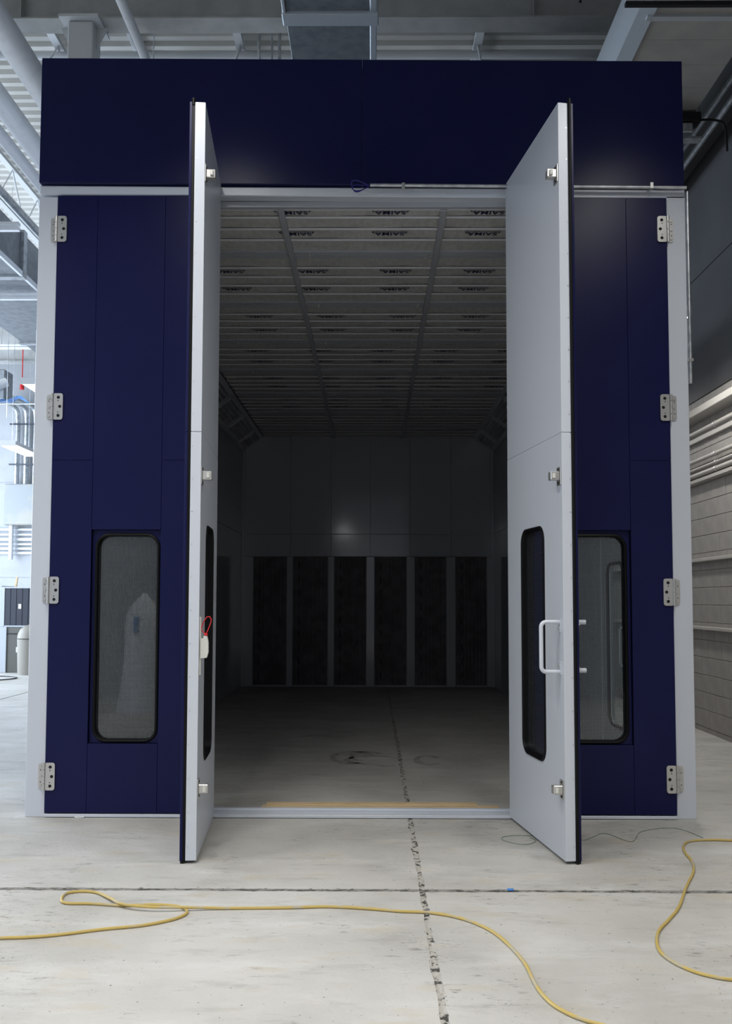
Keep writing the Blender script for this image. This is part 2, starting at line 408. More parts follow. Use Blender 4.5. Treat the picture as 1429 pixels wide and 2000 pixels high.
# ---- roof deck (ribs run across), joists and girders
dk = MB().box(XL - 0.3, XR + 0.3, YF - 0.3, YB + 0.3, ZD + 0.07, ZD + 0.2).build('ceiling', M['deck']); tag(dk, kind='structure')
per = 0.2032; y = YF
sheet = None
def deck_sheet():
    prof = []
    for r in range(6):
        o = r * per
        prof += [(o, 0.0), (o + 0.085, 0.0), (o + 0.110, 0.055), (o + 0.178, 0.055)]
    prof += [(6*per, 0.0)]
    vs = []; fs = []
    for (a, b_) in prof:
        vs.append((XL, a, ZD + b_)); vs.append((XR + 0.01, a, ZD + b_))
    for i in range(len(prof) - 1): fs.append((2*i, 2*i+1, 2*i+3, 2*i+2))
    return MB().add(vs, fs)
while y < YB:
    if sheet is None: sheet = deck_sheet().build('deck_sheet', M['deck'], dk, fix=False); sheet.location = (0, y, 0)
    else: dup(sheet, (0, y, random.uniform(0, 0.004)), dk)
    y += 6 * per

# ================================================================ BOOTH
HX = 2.36
booth = empty('paint_booth', (0, 0, 0), label='large white framed spray booth with navy header panels and dark interior', cat='spray booth')
def shear(mb, k=-0.0078):
    mb.v = [(x, y_, z + k * x) for (x, y_, z) in mb.v]; return mb
def part(name, mb, m, parent=booth, **k):
    return mb.build(name, M[m], parent, **k)
# frame jambs, lintel, threshold
part('jamb', MB().bbox(-HX, -2.222, 0.0, 0.14, 0.0, 4.475, 0.003), 'white')
part('jamb', MB().bbox(2.222, HX, 0.0, 0.14, 0.0, 4.475, 0.003), 'white')
part('lintel', shear(MB().bbox(-HX, HX, 0.0, 0.12, 4.476, 4.545, 0.006)), 'white')
part('head_stop', MB().bbox(-2.22, 2.22, 0.085, 0.13, 4.436, 4.478, 0.003), 'ceilbar')
part('threshold', MB().bbox(-2.22, 2.22, -0.022, 0.13, 0.004, 0.026, 0.003).bbox(-2.2, 2.2, 0.085, 0.13, 0.026, 0.045, 0.003), 'white')
# header panels, navy, with a seam
part('header_panel', shear(MB().bbox(-2.352, 0.0035, -0.035, 0.03, 4.550, 5.492, 0.003)), 'navy')
part('header_panel', shear(MB().bbox(0.0065, 2.343, -0.035, 0.03, 4.550, 5.492, 0.003)), 'navy')
part('header_edge', MB().box(-2.34, 2.33, 0.031, 0.045, 4.57, 5.46), 'galv')
part('roof', MB().box(-2.36, 2.36, 0.14, 9.8, 4.62, 4.70), 'galv')
part('outer_cladding', MB().box(-2.36, -2.305, 0.141, 9.72, 0.0, 4.62), 'white')
part('outer_cladding', MB().box(2.305, 2.33, 0.141, 1.15, 0.0, 4.62).box(2.305, 2.33, 2.13, 9.72, 0.0, 4.62).box(2.305, 2.33, 1.15, 2.13, 2.33, 4.62), 'white')
part('outer_cladding', MB().box(-2.304, 2.304, 9.665, 9.72, 0.0, 4.62), 'white')
# conduit along the header foot and down the right jamb
cd = part('conduit', MB().tube([(0.065, -0.052, 4.537), (2.352, -0.052, 4.515)], 0.0125, 12), 'galv', smooth=True)
for x in (0.305, 2.10):
    MB().bbox(x - 0.012, x + 0.012, -0.068, -0.036, 4.505, 4.55, 0.002).build('clip', M['steel'], cd)
cd2 = part('conduit', MB().tube([(2.372, -0.01, 4.505), (2.372, -0.01, 3.09)], 0.0125, 12), 'galv', smooth=True)
MB().bbox(2.355, 2.39, -0.03, 0.01, 3.25, 3.27, 0.002).build('clip', M['steel'], cd2)
# inner side walls and back wall in panels (with joints)
def wallpanels(side):
    s_ = side
    ys = [0.14] + [1.045 + 1.29 * i for i in range(7)] + [9.6]
    for i in range(len(ys) - 1):
        for (z0, z1) in ((0.0, 2.695), (2.70, 4.215)):
            if s_ > 0 and z0 == 0.0 and i == 1:
                # bay with the side door: wall panels around the opening
                y0, y1 = ys[i], ys[i+1]
                mb = MB().box(2.24, 2.30, y0 + 0.002, 1.16, 0.0, z1).box(2.24, 2.30, 2.12, y1 - 0.002, 0.0, z1).box(2.24, 2.30, 1.16, 2.12, 2.32, z1)
                mb.build('wall_panel', M['white_in'], booth); continue
            mb = MB().bbox(2.24, 2.30, ys[i] + 0.002, ys[i+1] - 0.002, z0, z1, 0.002)
            if s_ < 0: mb.mirror()
            mb.build('wall_panel', M['white_in'], booth)
wallpanels(1); wallpanels(-1)
part('corner_trim', MB().box(-2.238, -2.19, 9.55, 9.6, 0, 4.2), 'white_in')
part('corner_trim', MB().box(2.19, 2.238, 9.55, 9.6, 0, 4.2), 'white_in')
xs = [-2.24, -1.38, -0.655, 0.045, 0.75, 1.48, 2.24]
for i in range(6):
    MB().bbox(xs[i] + 0.002, xs[i+1] - 0.002, 9.6, 9.66, 2.703, 4.60, 0.002).build('wall_panel', M['white_in'], booth)
fx = [(-2.03, -1.44), (-1.325, -0.715), (-0.59, -0.03), (0.125, 0.685), (0.84, 1.39), (1.56, 2.105)]
edges = [-2.24] + [v for p in fx for v in p] + [2.24]
for i in range(7):
    a, b_ = edges[2*i], edges[2*i+1]
    MB().bbox(a, b_, 9.56, 9.66, 0.0, 2.30, 0.012).build('wall_post', M['white_in'], booth)
for i in range(6):
    MB().bbox(xs[i] + 0.002, xs[i+1] - 0.002, 9.6, 9.66, 2.302, 2.697, 0.002).build('wall_panel', M['white_in'], booth)
for (a, b_) in fx:
    f = MB().box(a + 0.004, b_ - 0.004, 9.60, 9.66, 0.028, 2.296).build('exhaust_filter', M['filter'], booth)
    n = 8
    pl = MB()
    for k in range(n):                  # pleats
        x = a + 0.02 + (b_ - a - 0.04) * k / n; w = (b_ - a - 0.04) / n
        pl.prism([(x, 9.6), (x + w/2, 9.582), (x + w, 9.6)], 0.05, 2.28, 'z')
    tag(pl.build('pleat', M['filter'], f), kind='stuff')
    st = MB()
    for k in range(9): st.box(a + 0.10, a + 0.112, 9.578, 9.583, 0.15 + k * 0.24, 0.27 + k * 0.24)
    tag(st.build('stitching', M['hole'], f), kind='stuff')
    MB().box(a + 0.005, b_ - 0.005, 9.57, 9.6, 0.0, 0.028).build('filter_rail', M['ceilbar'], f)
# ceiling: fabric sheets, retaining bars, cross beams, joists
ZC = 4.45
beams = [1.045 + 1.29 * i for i in range(7)]
xc = [-1.86, -0.60, 0.615, 1.90]
def cloth(x0, x1, y0, y1):
    nx, ny = 14, 20; vs = []; fs = []
    ph = random.uniform(0, 9)
    for j in range(ny + 1):
        for i in range(nx + 1):
            x = x0 + (x1-x0)*i/nx; yy = y0 + (y1-y0)*j/ny
            z = ZC + 0.012 + 0.006*math.sin(9*x + ph + 3*math.sin(4*yy)) * math.sin(14*yy + ph) + random.uniform(-0.0015, 0.0015)
            vs.append((x, yy, z))
    for j in range(ny):
        for i in range(nx): fs.append((j*(nx+1)+i, j*(nx+1)+i+1, (j+1)*(nx+1)+i+1, (j+1)*(nx+1)+i))
    return MB().add(vs, fs)
ylim = [0.16 - 0.12] + beams + [9.58]
sheets = {}
for i in range(len(ylim) - 1):
    y0 = ylim[i] + (0.06 if i else 0.1); y1 = ylim[i+1] - 0.06
    for k in range(3):
        sheets[(i, k)] = cloth(xc[k], xc[k+1], y0, y1).build('ceiling_filter', M['ceilcloth'], booth, smooth=True)
    if i == 0: ty = [0.155, 0.30, 0.515, 0.73]
    else: ty = [ylim[i] + d for d in (0.30, 0.525, 0.75, 0.975)]
    for t in ty:
        if t > 9.5: continue
        MB().prism([(t-0.010, ZC+0.004), (t+0.010, ZC+0.004), (t+0.010, ZC), (t+0.004, ZC-0.009), (t-0.004, ZC-0.009), (t-0.010, ZC)], -1.86, 1.90, 'x').build('retaining_bar', M['barwhite'], booth)
for yb_ in beams:
    bm_ = MB().bbox(-1.86, 1.90, yb_ - 0.075, yb_ + 0.075, ZC - 0.004, ZC + 0.06, 0.004)
    o = bm_.build('cross_beam', M['ceilbar'], booth)
    rb = MB()
    for d in (-0.062, -0.02, 0.02, 0.062): rb.box(-1.86, 1.90, yb_ + d - 0.008, yb_ + d + 0.008, ZC - 0.008, ZC - 0.003)
    rb.build('rib', M['ceilbar'], o)
    for x in (-1.44, -0.45, 0.53, 1.5):
        MB().cyl((x, yb_ - 0.03, ZC - 0.022), (x, yb_ - 0.03, ZC - 0.006), 0.008, 8).cyl((x, yb_ + 0.03, ZC - 0.022), (x, yb_ + 0.03, ZC - 0.006), 0.008, 8).build('hook', M['cream'], o)
for x in (-0.605, 0.615):
    MB().bbox(x - 0.024, x + 0.024, 0.14, 9.6, ZC - 0.020, ZC + 0.05, 0.003).build('ceiling_joist', M['ceilbar'], booth)
part('plenum_floor', MB().box(-2.36, 2.36, 0.10, 9.66, ZC + 0.07, ZC + 0.10), 'ceilbar')
# angled light boxes along both upper corners (unlit)
def lightbox(side):
    s_ = side
    for i, y0 in enumerate([0.16] + beams):
        y1 = (beams + [9.58])[i]
        # the inclined plane runs from (1.88, 4.45) to (2.24, 4.20)
        A = Vector((1.88, 4.45)); B = Vector((2.24, 4.18)); d = (B - A).normalized(); n = Vector((-d.y, d.x))
        if n.y > 0: n = -n
        Lw = (B - A).length
        def sl(u0, u1, h0, h1, ya, yb2):
            P = [A + d*u0 + n*h0, A + d*u1 + n*h0, A + d*u1 + n*h1, A + d*u0 + n*h1]
            mb = MB().prism([(p.x, p.y) for p in P], ya, yb2, 'y')
            return mb
        mb = sl(0, Lw, -0.04, 0.0, y0 + 0.003, y1 - 0.003)
        if s_ < 0: mb.mirror()
        hb = mb.build('light_box', M['ceilbar'], booth)
        fr = MB()
        for (a0, a1, b0, b1) in ((0.05, 0.07, y0+0.06, y1-0.06), (Lw-0.07, Lw-0.05, y0+0.06, y1-0.06), (0.05, Lw-0.05, y0+0.06, y0+0.09), (0.05, Lw-0.05, y1-0.09, y1-0.06)):
            p = sl(a0, a1, 0.0, 0.012, b0, b1); fr.add(p.v, p.f)
        if s_ < 0: fr.mirror()
        fr.build('lens_frame', M['white_in'], hb)
        p = sl(0.07, Lw-0.07, 0.0, 0.003, y0+0.09, y1-0.09)
        if s_ < 0: p.mirror()
        p.build('lens', M['lens_off'], hb)
        tb = MB()
        for u in (0.12, 0.19, 0.26, 0.33):
            q_ = sl(u-0.008, u+0.008, 0.003, 0.012, y0+0.12, y1-0.12); tb.add(q_.v, q_.f)
        if s_ < 0: tb.mirror()
        tb.build('louvre', M['ceilbar'], hb)
lightbox(1); lightbox(-1)
# printed brand lettering on the fabric: reads upside down from the doorway
tx = bpy.data.curves.new('ink', 'FONT'); tx.body = 'SAIMA'; tx.size = 0.083; tx.align_x = 'CENTER'; tx.align_y = 'CENTER'; tx.space_character = 1.05; tx.offset = 0.0015
to = bpy.data.objects.new('lettering', tx); COL.objects.link(to)
dg = bpy.context.evaluated_depsgraph_get(); me0 = bpy.data.meshes.new_from_object(to.evaluated_get(dg))
bpy.data.objects.remove(to)
bm = bmesh.new(); bm.from_mesh(me0)
xsx = [v.co.x for v in bm.verts]; wdt = max(xsx) - min(xsx)
for v in bm.verts: v.co.x *= 0.235 / wdt
# swoosh arching over the word
pts = []
for i in range(13):
    a = i / 12; x = -0.145 + 0.29 * a; pts.append((x, -0.040 - 0.006 * math.sin(PI * a), 0.003 if i in (0, 12) else 0.006))
prev = None
for (x, yv, h) in pts:
    a = bm.verts.new((x, yv - h/2, 0)); b_ = bm.verts.new((x, yv + h/2, 0))
    if prev: bm.faces.new((prev[0], a, b_, prev[1]))
    prev = (a, b_)
prev = None
for sx_ in (-1, 1):
    a = bm.verts.new((sx_*0.145, -0.040, 0)); b_ = bm.verts.new((sx_*0.128, -0.040, 0)); c = bm.verts.new((sx_*0.118, 0.005, 0)); 
    bm.faces.new((a, b_, c))
bm.to_mesh(me0); bm.free()
me0.materials.clear(); me0.materials.append(M['ink'])
rows = [(0, 0.225, 0.217), (0, 0.62, 0.217), (1, 1.453, 0.288), (1, 1.905, 0.288), (2, 2.735, 0.394), (2, 3.20, 0.394), (3, 4.02, 0.197), (3, 4.49, 0.197), (4, 5.33, 0.25), (4, 5.78, 0.25), (5, 6.6, 0.33), (5, 7.07, 0.33)]
for (bay, yy, x0) in rows:
    for k in range(-3, 4):
        x = x0 + 0.741 * k
        if x < -1.75 or x > 1.8: continue
        for kk in range(3):
            if xc[kk] <= x < xc[kk+1]:
                o = bpy.data.objects.new('lettering', me0); COL.objects.link(o); o.parent = sheets[(bay, kk)]
                o.location = (x, yy, ZC + 0.0030); o.rotation_euler = (PI, 0, PI)      # face down
# side door in the right booth wall with a lit window
sd = part('side_door', MB(), 'white_in') if False else None
oc = rrect(1.64, 1.16, 0.94, 2.31, 0.002, 8); ic = rrect(1.62, 1.14, 0.50, 1.44, 0.10, 8)
m_ = MB().ring(oc, ic, 2.25, 2.295)
m_.v = [(y_, x_, z_) for (x_, y_, z_) in m_.v]
sd = m_.build('side_door', M['white_in'], booth)
g = MB().tube([(2.245, a, b_) for (a, b_) in rrect(1.62, 1.14, 0.50, 1.44, 0.10, 8)], 0.014, 8, closed=True); g.build('gasket', M['seal'], sd, smooth=True)
p = MB().prism(rrect(1.62, 1.14, 0.49, 1.43, 0.10, 8), 2.268, 2.274, 'x'); p.build('pane', M['glass'], sd)
MB().tube([(2.25, 1.24, 1.30), (2.19, 1.24, 1.30), (2.18, 1.24, 1.28), (2.18, 1.24, 1.0), (2.19, 1.24, 0.98), (2.25, 1.24, 0.98)], 0.011, 10).build('handle', M['white'], sd, smooth=True)

# ================================================================ FOLDING DOOR LEAVES
LW = 1.100; T0, T1, T2 = 0.062, 0.080, 0.096      # white core, rubber, navy skin
RX0, RX1, RZ0, RZ1 = 0.295, 0.790, 0.515, 2.030    # recess on the navy face
GX, GZ, GW, GH = 0.549, 1.262, 0.443, 1.465        # window opening
def make_leaf(sx, zb, zt, label, edge_plate):
    """local x: pivot -> free edge, local y: outer(-) -> inner(0) face"""
    root = empty('door_leaf', (0,0,0), label=label, cat='door')
    def P(name, mb, m, parent=root, smooth=False, kind=None):
        if sx < 0: mb.mirror()
        o = mb.build(name, M[m], parent, smooth=smooth)
        if kind: o['kind'] = kind
        return o
    # white core in two heights with a hairline joint at 2.53
    zs = 2.53
    hole = rrect(GX, GZ, GW, GH, 0.09)
    P('core_panel', MB().ring(rrect(LW/2, (zb+zs)/2, LW, zs-zb-0.002, 0.003), hole, -T0, 0.0), 'white')
    P('core_panel', MB().bbox(0, LW, -T0, 0.0, zs + 0.001, zt, 0.003), 'white')
    # rubber layer and navy face boards
    P('rubber_layer', MB().ring(rrect(LW/2, (zb+zs)/2, LW - 0.004, zs - zb, 0.003), rrect((RX0+RX1)/2, (RZ0+RZ1)/2, RX1-RX0, RZ1-RZ0, 0.002), -T1, -T0).box(0.002, LW-0.002, -T1, -T0, zs, zt), 'seal')
    j = 0.0008
    for (a, b_, c, d) in ((0, RX0-j, zb, zs-j), (0, RX0-j, zs+j, zt), (RX1+j, LW, zb, zs-j), (RX1+j, LW, zs+j, zt), (RX0+j, RX1-j, RZ1, zt), (RX0+j, RX1-j, zb, RZ0)):
        P('face_board', MB().bbox(a, b_, -T2, -T1, c, d, 0.0015), 'navy')
    P('recess_board', MB().ring(rrect((RX0+RX1)/2, (RZ0+RZ1)/2, RX1-RX0, RZ1-RZ0, 0.002), rrect(GX, GZ, GW, GH, 0.09), -T0-0.002, -T0+0.02), 'navy')
    P('recess_lip', MB().box(RX0, RX1, -T1, -T0, RZ0-0.012, RZ0).box(RX0, RX1, -T1, -T0, RZ1, RZ1+0.012).box(RX0-0.012, RX0, -T1, -T0, RZ0, RZ1).box(RX1, RX1+0.012, -T1, -T0, RZ0, RZ1), 'navy')
    # window: gaskets on both faces, wired pane
    w = P('window_gasket', MB().tube([(a, -T0-0.004, c) for (a, c) in hole], 0.012, 8, closed=True).tube([(a, 0.000, c) for (a, c) in hole], 0.010, 8, closed=True).ring(rrect(GX, GZ, GW, GH, 0.09), rrect(GX, GZ, GW-0.02, GH-0.02, 0.08), -T0, 0.0), 'seal', smooth=True)
    P('pane', MB().prism(rrect(GX, GZ, GW-0.016, GH-0.016, 0.082), -0.034, -0.028, 'y'), 'glass', w)
    # floor sweep
    if zb < 0.02: P('sweep', MB().box(0.01, LW-0.002, -T2+0.004, -T1+0.012, 0.003, zb), 'seal')
    return root, P
NL = 'navy outer door leaf '
# --- outer (closed) leaves
ZB, ZT = 0.034, 4.468
lo, PL = make_leaf(1, ZB, 4.478, 'closed navy door leaf with deep framed window, hinged on the left jamb', None)
lo.location = (-2.217, 0.076, 0)
ro, PR = make_leaf(-1, ZB, 4.454, 'closed navy door leaf with deep framed window, hinged on the right jamb', None)
ro.location = (2.217, 0.076, 0)
# --- inner leaves swung out towards the viewer
ZB2, ZT2 = 0.016, 4.560
li, PLI = make_leaf(1, ZB2, ZT2, 'door leaf swung open edge-on at left with red pull loop on its white face', None)
li.location = (-1.026, -0.012, 0); li.rotation_euler = (0, 0, math.atan2(-0.9966, 0.0823))
ri, PRI = make_leaf(-1, ZB2, ZT2, 'door leaf swung open at right showing white inner face with tubular handle', None)
ri.location = (1.050, -0.012, 0); ri.rotation_euler = (0, 0, math.atan2(0.9894, -0.145))
for (P_, lab) in ((PLI, 0), (PRI, 1)):
    # free edge rubber bead with capped top, screws along the edge plate
    if lab: P_('edge_bead', MB().tube([(LW + 0.003, -T0 - 0.008, 0.006), (LW + 0.003, -T0 - 0.008, 4.585)], 0.011, 10), 'seal', smooth=True)
    else: P_('edge_bead', MB().tube([(LW - 0.008, -T0 - 0.010, 4.54), (LW - 0.008, -T0 - 0.010, 4.585)], 0.012, 10), 'seal', smooth=True)
    sc = MB()
    for k in range(23):
        z = 0.10 + k * 0.1955
        x, y_, = LW, -T0 + 0.012
        sc.cyl((x - 0.002, y_, z), (x + 0.0025, y_, z), 0.0042, 8)
    P_('edge_screws', sc, 'steel', kind='stuff')
    P_('edge_cap', MB().bbox(LW - 0.015, LW + 0.0012, -T0, -0.0002, ZB2 + 0.004, 2.527, 0.0006).bbox(LW - 0.015, LW + 0.0012, -T0, -0.0002, 2.535, ZT2 - 0.004, 0.0006), 'white')
    # roller latches near the free edge, on the white face
    for zc in (4.125, 2.272, 0.423):
        la = P_('roller_latch', MB().bbox(LW - 0.075, LW - 0.006, 0.0, 0.006, zc - 0.055, zc + 0.055, 0.002).bbox(LW - 0.066, LW - 0.016, 0.006, 0.062, zc - 0.026, zc + 0.026, 0.004), 'steel')
        P_('roller', MB().cyl((LW - 0.014, 0.042, zc - 0.014), (LW - 0.014, 0.042, zc + 0.014), 0.011, 12), 'cream', la, smooth=True)
        for dz in (-0.042, 0.042): P_('screw', MB().cyl((LW - 0.04, 0.005, zc + dz), (LW - 0.04, 0.010, zc + dz), 0.006, 8), 'hole', la)
# handles on the right inner leaf, both faces
def handle(P_, side):
    yb_ = 0.0 if side > 0 else -T2
    e = 0.118 * side
    x = LW - 0.055
    z0, z1 = 1.108, 1.402
    pts = [(x, yb_, z1)]
    for i in range(6):
        a = PI/2 * i / 5; pts.append((x, yb_ + e - 0.03*side + 0.03*side*math.sin(a), z1 - 0.03 + 0.03*math.cos(a)))
    for i in range(6):
        a = PI/2 * i / 5; pts.append((x, yb_ + e - 0.03*side + 0.03*side*math.cos(a), z0 + 0.03 - 0.03*math.sin(a)))
    pts.append((x, yb_, z0))
    h = P_('handle', MB().tube(pts, 0.0125, 12), 'white', smooth=True)
    for z in (z1, z0):
        s_ = -1 if z == z1 else 1
        P_('mounting_foot', MB().bbox(x - 0.016, x + 0.016, min(yb_, yb_ + 0.005*side), max(yb_, yb_ + 0.005*side), min(z - s_*0.018, z + s_*0.06), max(z - s_*0.018, z + s_*0.06), 0.001), 'white', h)
        P_('screw', MB().cyl((x, yb_, z + s_*0.035), (x, yb_ + 0.012*side, z + s_*0.035), 0.006, 8), 'steel', h)
handle(PRI, 1)
# outer pull: flat grip close to the navy face with two rounded ends
op = PRI('outer_pull', MB().bbox(LW - 0.16, LW - 0.13, -T2 - 0.016, -T2, 1.11, 1.40, 0.004), 'white')
for (z, s_) in ((1.40, -1), (1.112, 1)):
    x = LW - 0.085
    PRI('pull_end', MB().tube([(x, -T2, z), (x, -T2 - 0.055, z), (x, -T2 - 0.066, z), (x, -T2 - 0.072, z)], 0.0145, 12).add([], []), 'white', op, smooth=True)
    PRI('mounting_foot', MB().prism([(-T2, z), (-T2 - 0.045, z), (-T2 - 0.012, z + s_ * 0.045), (-T2, z + s_ * 0.05)], x - 0.012, x + 0.012, 'x'), 'white', op)
# emergency latch with red pull loop on the left inner leaf
lt = PLI('safety_latch', MB().bbox(LW - 0.040, LW - 0.022, 0.0, 0.010, 1.085, 1.430, 0.002)
         .prism([(0.008, 1.185), (0.045, 1.188), (0.054, 1.22), (0.053, 1.28), (0.046, 1.315), (0.028, 1.318), (0.020, 1.300), (0.008, 1.305)], LW - 0.052, LW - 0.012, 'x'), 'cream')
lt['label'] = 'cream plastic safety latch body and rail'
lp = [(LW - 0.03, y_, z) for (y_, z) in ((0.038, 1.328), (0.050, 1.352), (0.066, 1.395), (0.068, 1.415), (0.058, 1.430), (0.042, 1.428), (0.026, 1.405), (0.014, 1.372), (0.010, 1.352), (0.026, 1.334))]
pl_ = PLI('pull_loop', MB().tube(lp, 0.0032, 8, closed=True).bbox(LW - 0.042, LW - 0.018, 0.028, 0.048, 1.318, 1.330, 0.002), 'red', lt, smooth=True)
pl_['label'] = 'red cord pull loop'

# hinges between jambs and outer leaves: leaf plate, frame plate, knuckles
def hinge(P_, zc):
    def rr(x0, x1, z0, z1, r, left):
        pts = []
        w = x1 - x0
        return rrect((x0+x1)/2, (z0+z1)/2, w, z1-z0, r, 5)
    y0 = -T2
    h = P_('hinge', MB().prism(rr(0.0, 0.072, zc-0.096, zc+0.096, 0.018, 0), y0-0.012, y0-0.004, 'y'), 'steel')
    P_('frame_plate', MB().prism(rr(-0.052, -0.004, zc-0.090, zc+0.090, 0.016, 0), -0.076-0.008, -0.076, 'y'), 'steel', h)
    for k in range(4):
        P_('knuckle', MB().cyl((-0.004, y0-0.010, zc-0.096+k*0.048+0.001), (-0.004, y0-0.010, zc-0.096+k*0.048+0.0465), 0.0115, 12), 'steel', h, smooth=True)
    hm = MB()
    for (x, dz, r) in ((0.040, 0.066, 0.0115), (0.051, 0.0, 0.0115), (0.040, -0.066, 0.0115), (0.038, 0.042, 0.004), (0.038, -0.042, 0.004)):
        hm.cyl((x, y0-0.0125, zc+dz), (x, y0-0.006, zc+dz), r, 12)
    for dz in (0.042, -0.042): hm.cyl((-0.036, -0.0765-0.008, zc+dz), (-0.036, -0.08, zc+dz), 0.004, 8)
    P_('screw_hole', hm, 'hole', h, kind='stuff')
    for dz in (0.066, 0.0, -0.066):
        P_('screw', MB().cyl((-0.036, -0.090, zc+dz), (-0.036, -0.082, zc+dz), 0.009, 10), 'steel', h)
for zc in (4.225, 2.917, 1.596, 0.287):
    hinge(PL, zc); hinge(PR, zc - 0.006)

# ================================================================ SMALL THINGS ROUND THE BOOTH
def curve_path(pts, n=6):
    """Catmull-Rom"""
    P = [Vector(p) for p in pts]; out = []
    for i in range(len(P) - 1):
        p0 = P[max(i-1, 0)]; p1 = P[i]; p2 = P[i+1]; p3 = P[min(i+2, len(P)-1)]
        for k in range(n):
            t = k / n
            out.append(0.5*((2*p1) + (-p0+p2)*t + (2*p0-5*p1+4*p2-p3)*t*t + (-p0+3*p1-3*p2+p3)*t**3))
    out.append(P[-1]); return out
def loopwire():
    pts = []
    for (a, r) in ((0, 1.0),):
        pass
    c = (0.055, 4.528)
    L1 = [(0.055, -0.06, 4.53), (-0.02, -0.075, 4.558), (-0.065, -0.08, 4.556), (-0.068, -0.08, 4.52), (-0.05, -0.078, 4.482), (-0.02, -0.075, 4.478), (0.02, -0.07, 4.50), (0.055, -0.06, 4.525),
          (0.01, -0.068, 4.527), (-0.045, -0.072, 4.528), (-0.066, -0.074, 4.505), (-0.04, -0.072, 4.487), (0.0, -0.07, 4.492), (0.055, -0.06, 4.522)]
    return MB().tube(curve_path(L1, 6), 0.0035, 6)
o = loopwire().build('wire_loop', M['blue_wire'], smooth=True); tag(o, 'coiled loop of thin blue wire hanging under the navy header seam', 'wire')

b1 = MB().bbox(-0.715, 1.005, 0.150, 0.235, 0.0, 0.040, 0.003).build('wood_board', M['wood']); tag(b1, 'longer yellow pine board lying just inside the booth threshold', 'board', 'pine boards inside the threshold')
b2 = MB().bbox(-0.69, 0.86, 0.262, 0.345, 0.0, 0.036, 0.003).build('wood_board', M['wood']); tag(b2, 'shorter yellow pine board behind the front board inside the booth threshold', 'board', 'pine boards inside the threshold')
b2.rotation_euler = (0, 0, 0.008)

c1 = [(-1.95,-2.32),(-1.588,-2.288),(-1.455,-2.274),(-1.327,-2.241),(-1.16,-2.175),(-0.984,-2.12),(-0.858,-2.036),(-0.816,-1.944),(-0.871,-1.863),(-1.004,-1.835),(-1.153,-1.850),(-1.317,-1.824),(-1.448,-1.818),(-1.492,-1.764),(-1.499,-1.668),(-1.43,-1.634),(-1.342,-1.657),(-1.245,-1.761),(-1.150,-1.868),(-0.991,-1.915),(-0.80,-1.900),(-0.613,-1.882),(-0.336,-1.871),(-0.133,-1.853),(0.07,-1.88),(0.221,-1.915),(0.346,-1.928),(0.467,-1.977),(0.568,-2.066),(0.647,-2.196),(0.701,-2.379),(0.729,-2.546),(0.734,-2.70),(0.743,-2.819),(0.77,-2.93),(0.827,-3.022),(0.905,-3.085),(1.018,-3.138),(1.25,-3.2)]
zz = {18: 0.020, 19: 0.022, 20: 0.016, 17: 0.014}
o = MB().tube(curve_path([(x, y_, zz.get(i, 0.0075)) for i, (x, y_) in enumerate(c1)], 8), 0.0074, 8).build('extension_cord', M['cord'], smooth=True)
tag(o, 'yellow extension cord looping across the floor in front of the doors', 'cord', 'yellow extension cords on the floor')
c2 = [(2.9,-0.60),(2.592,-0.613),(2.376,-0.579),(2.253,-0.569),(2.113,-0.595),(2.038,-0.681),(1.983,-0.843),(1.958,-1.037),(1.898,-1.238),(1.762,-1.514),(1.612,-1.838),(1.502,-2.019),(1.415,-2.154),(1.364,-2.281),(1.339,-2.417),(1.364,-2.538),(1.419,-2.627),(1.484,-2.676),(1.536,-2.695),(1.668,-2.728),(2.0,-2.76)]
o = MB().tube(curve_path([(x, y_, 0.0075) for (x, y_) in c2], 8), 0.0074, 8).build('extension_cord', M['cord'], smooth=True)
tag(o, 'yellow extension cord in an S curve at the right of the floor', 'cord', 'yellow extension cords on the floor')
o = MB().tube(curve_path([(1.13,-0.47,.002),(1.02,-0.46,.002),(0.93,-0.50,.002),(0.925,-0.58,.002),(1.0,-0.66,.002),(1.08,-0.66,.002),(1.13,-0.58,.002),(1.10,-0.52,.003)], 6), 0.0018, 5).build('thin_wire', M['green_wire'])
tag(o, 'thin green wire curled in a small oval beside the open right leaf', 'wire')
o = MB().tube(curve_path([(1.30,-0.33,.002),(1.42,-0.56,.002),(1.52,-0.48,.002),(1.62,-0.40,.002),(1.73,-0.60,.002),(1.86,-0.36,.002),(2.05,-0.25,.002),(2.16,-0.30,.002),(2.22,-0.5,.002)], 6), 0.0018, 5).build('thin_wire', M['green_wire'])
tag(o, 'thin green wire zigzagging on the floor below the right jamb', 'wire')
o = MB().bbox(0.800, 0.835, -1.575, -1.555, 0.0, 0.008, 0.002).build('blue_scrap', M['bluefilm']); tag(o, 'tiny scrap of blue tape lying in the floor joint', 'scrap')
o = MB().bbox(-2.00, -1.93, -0.035, 0.0, 0.0, 0.012, 0.002).bbox(-1.99, -1.94, -0.045, -0.03, 0.0, 0.006, 0.001).build('floor_clip', M['galv']); tag(o, 'small grey metal clip under the left door leaf', 'clip')

# ================================================================ OVERHEAD: ducts, pipes, girders
def thing_mb(name, mb, m, label, cat, group=None, smooth=False):
    return tag(mb.build(name, M[m], None, smooth=smooth), label, cat, group)
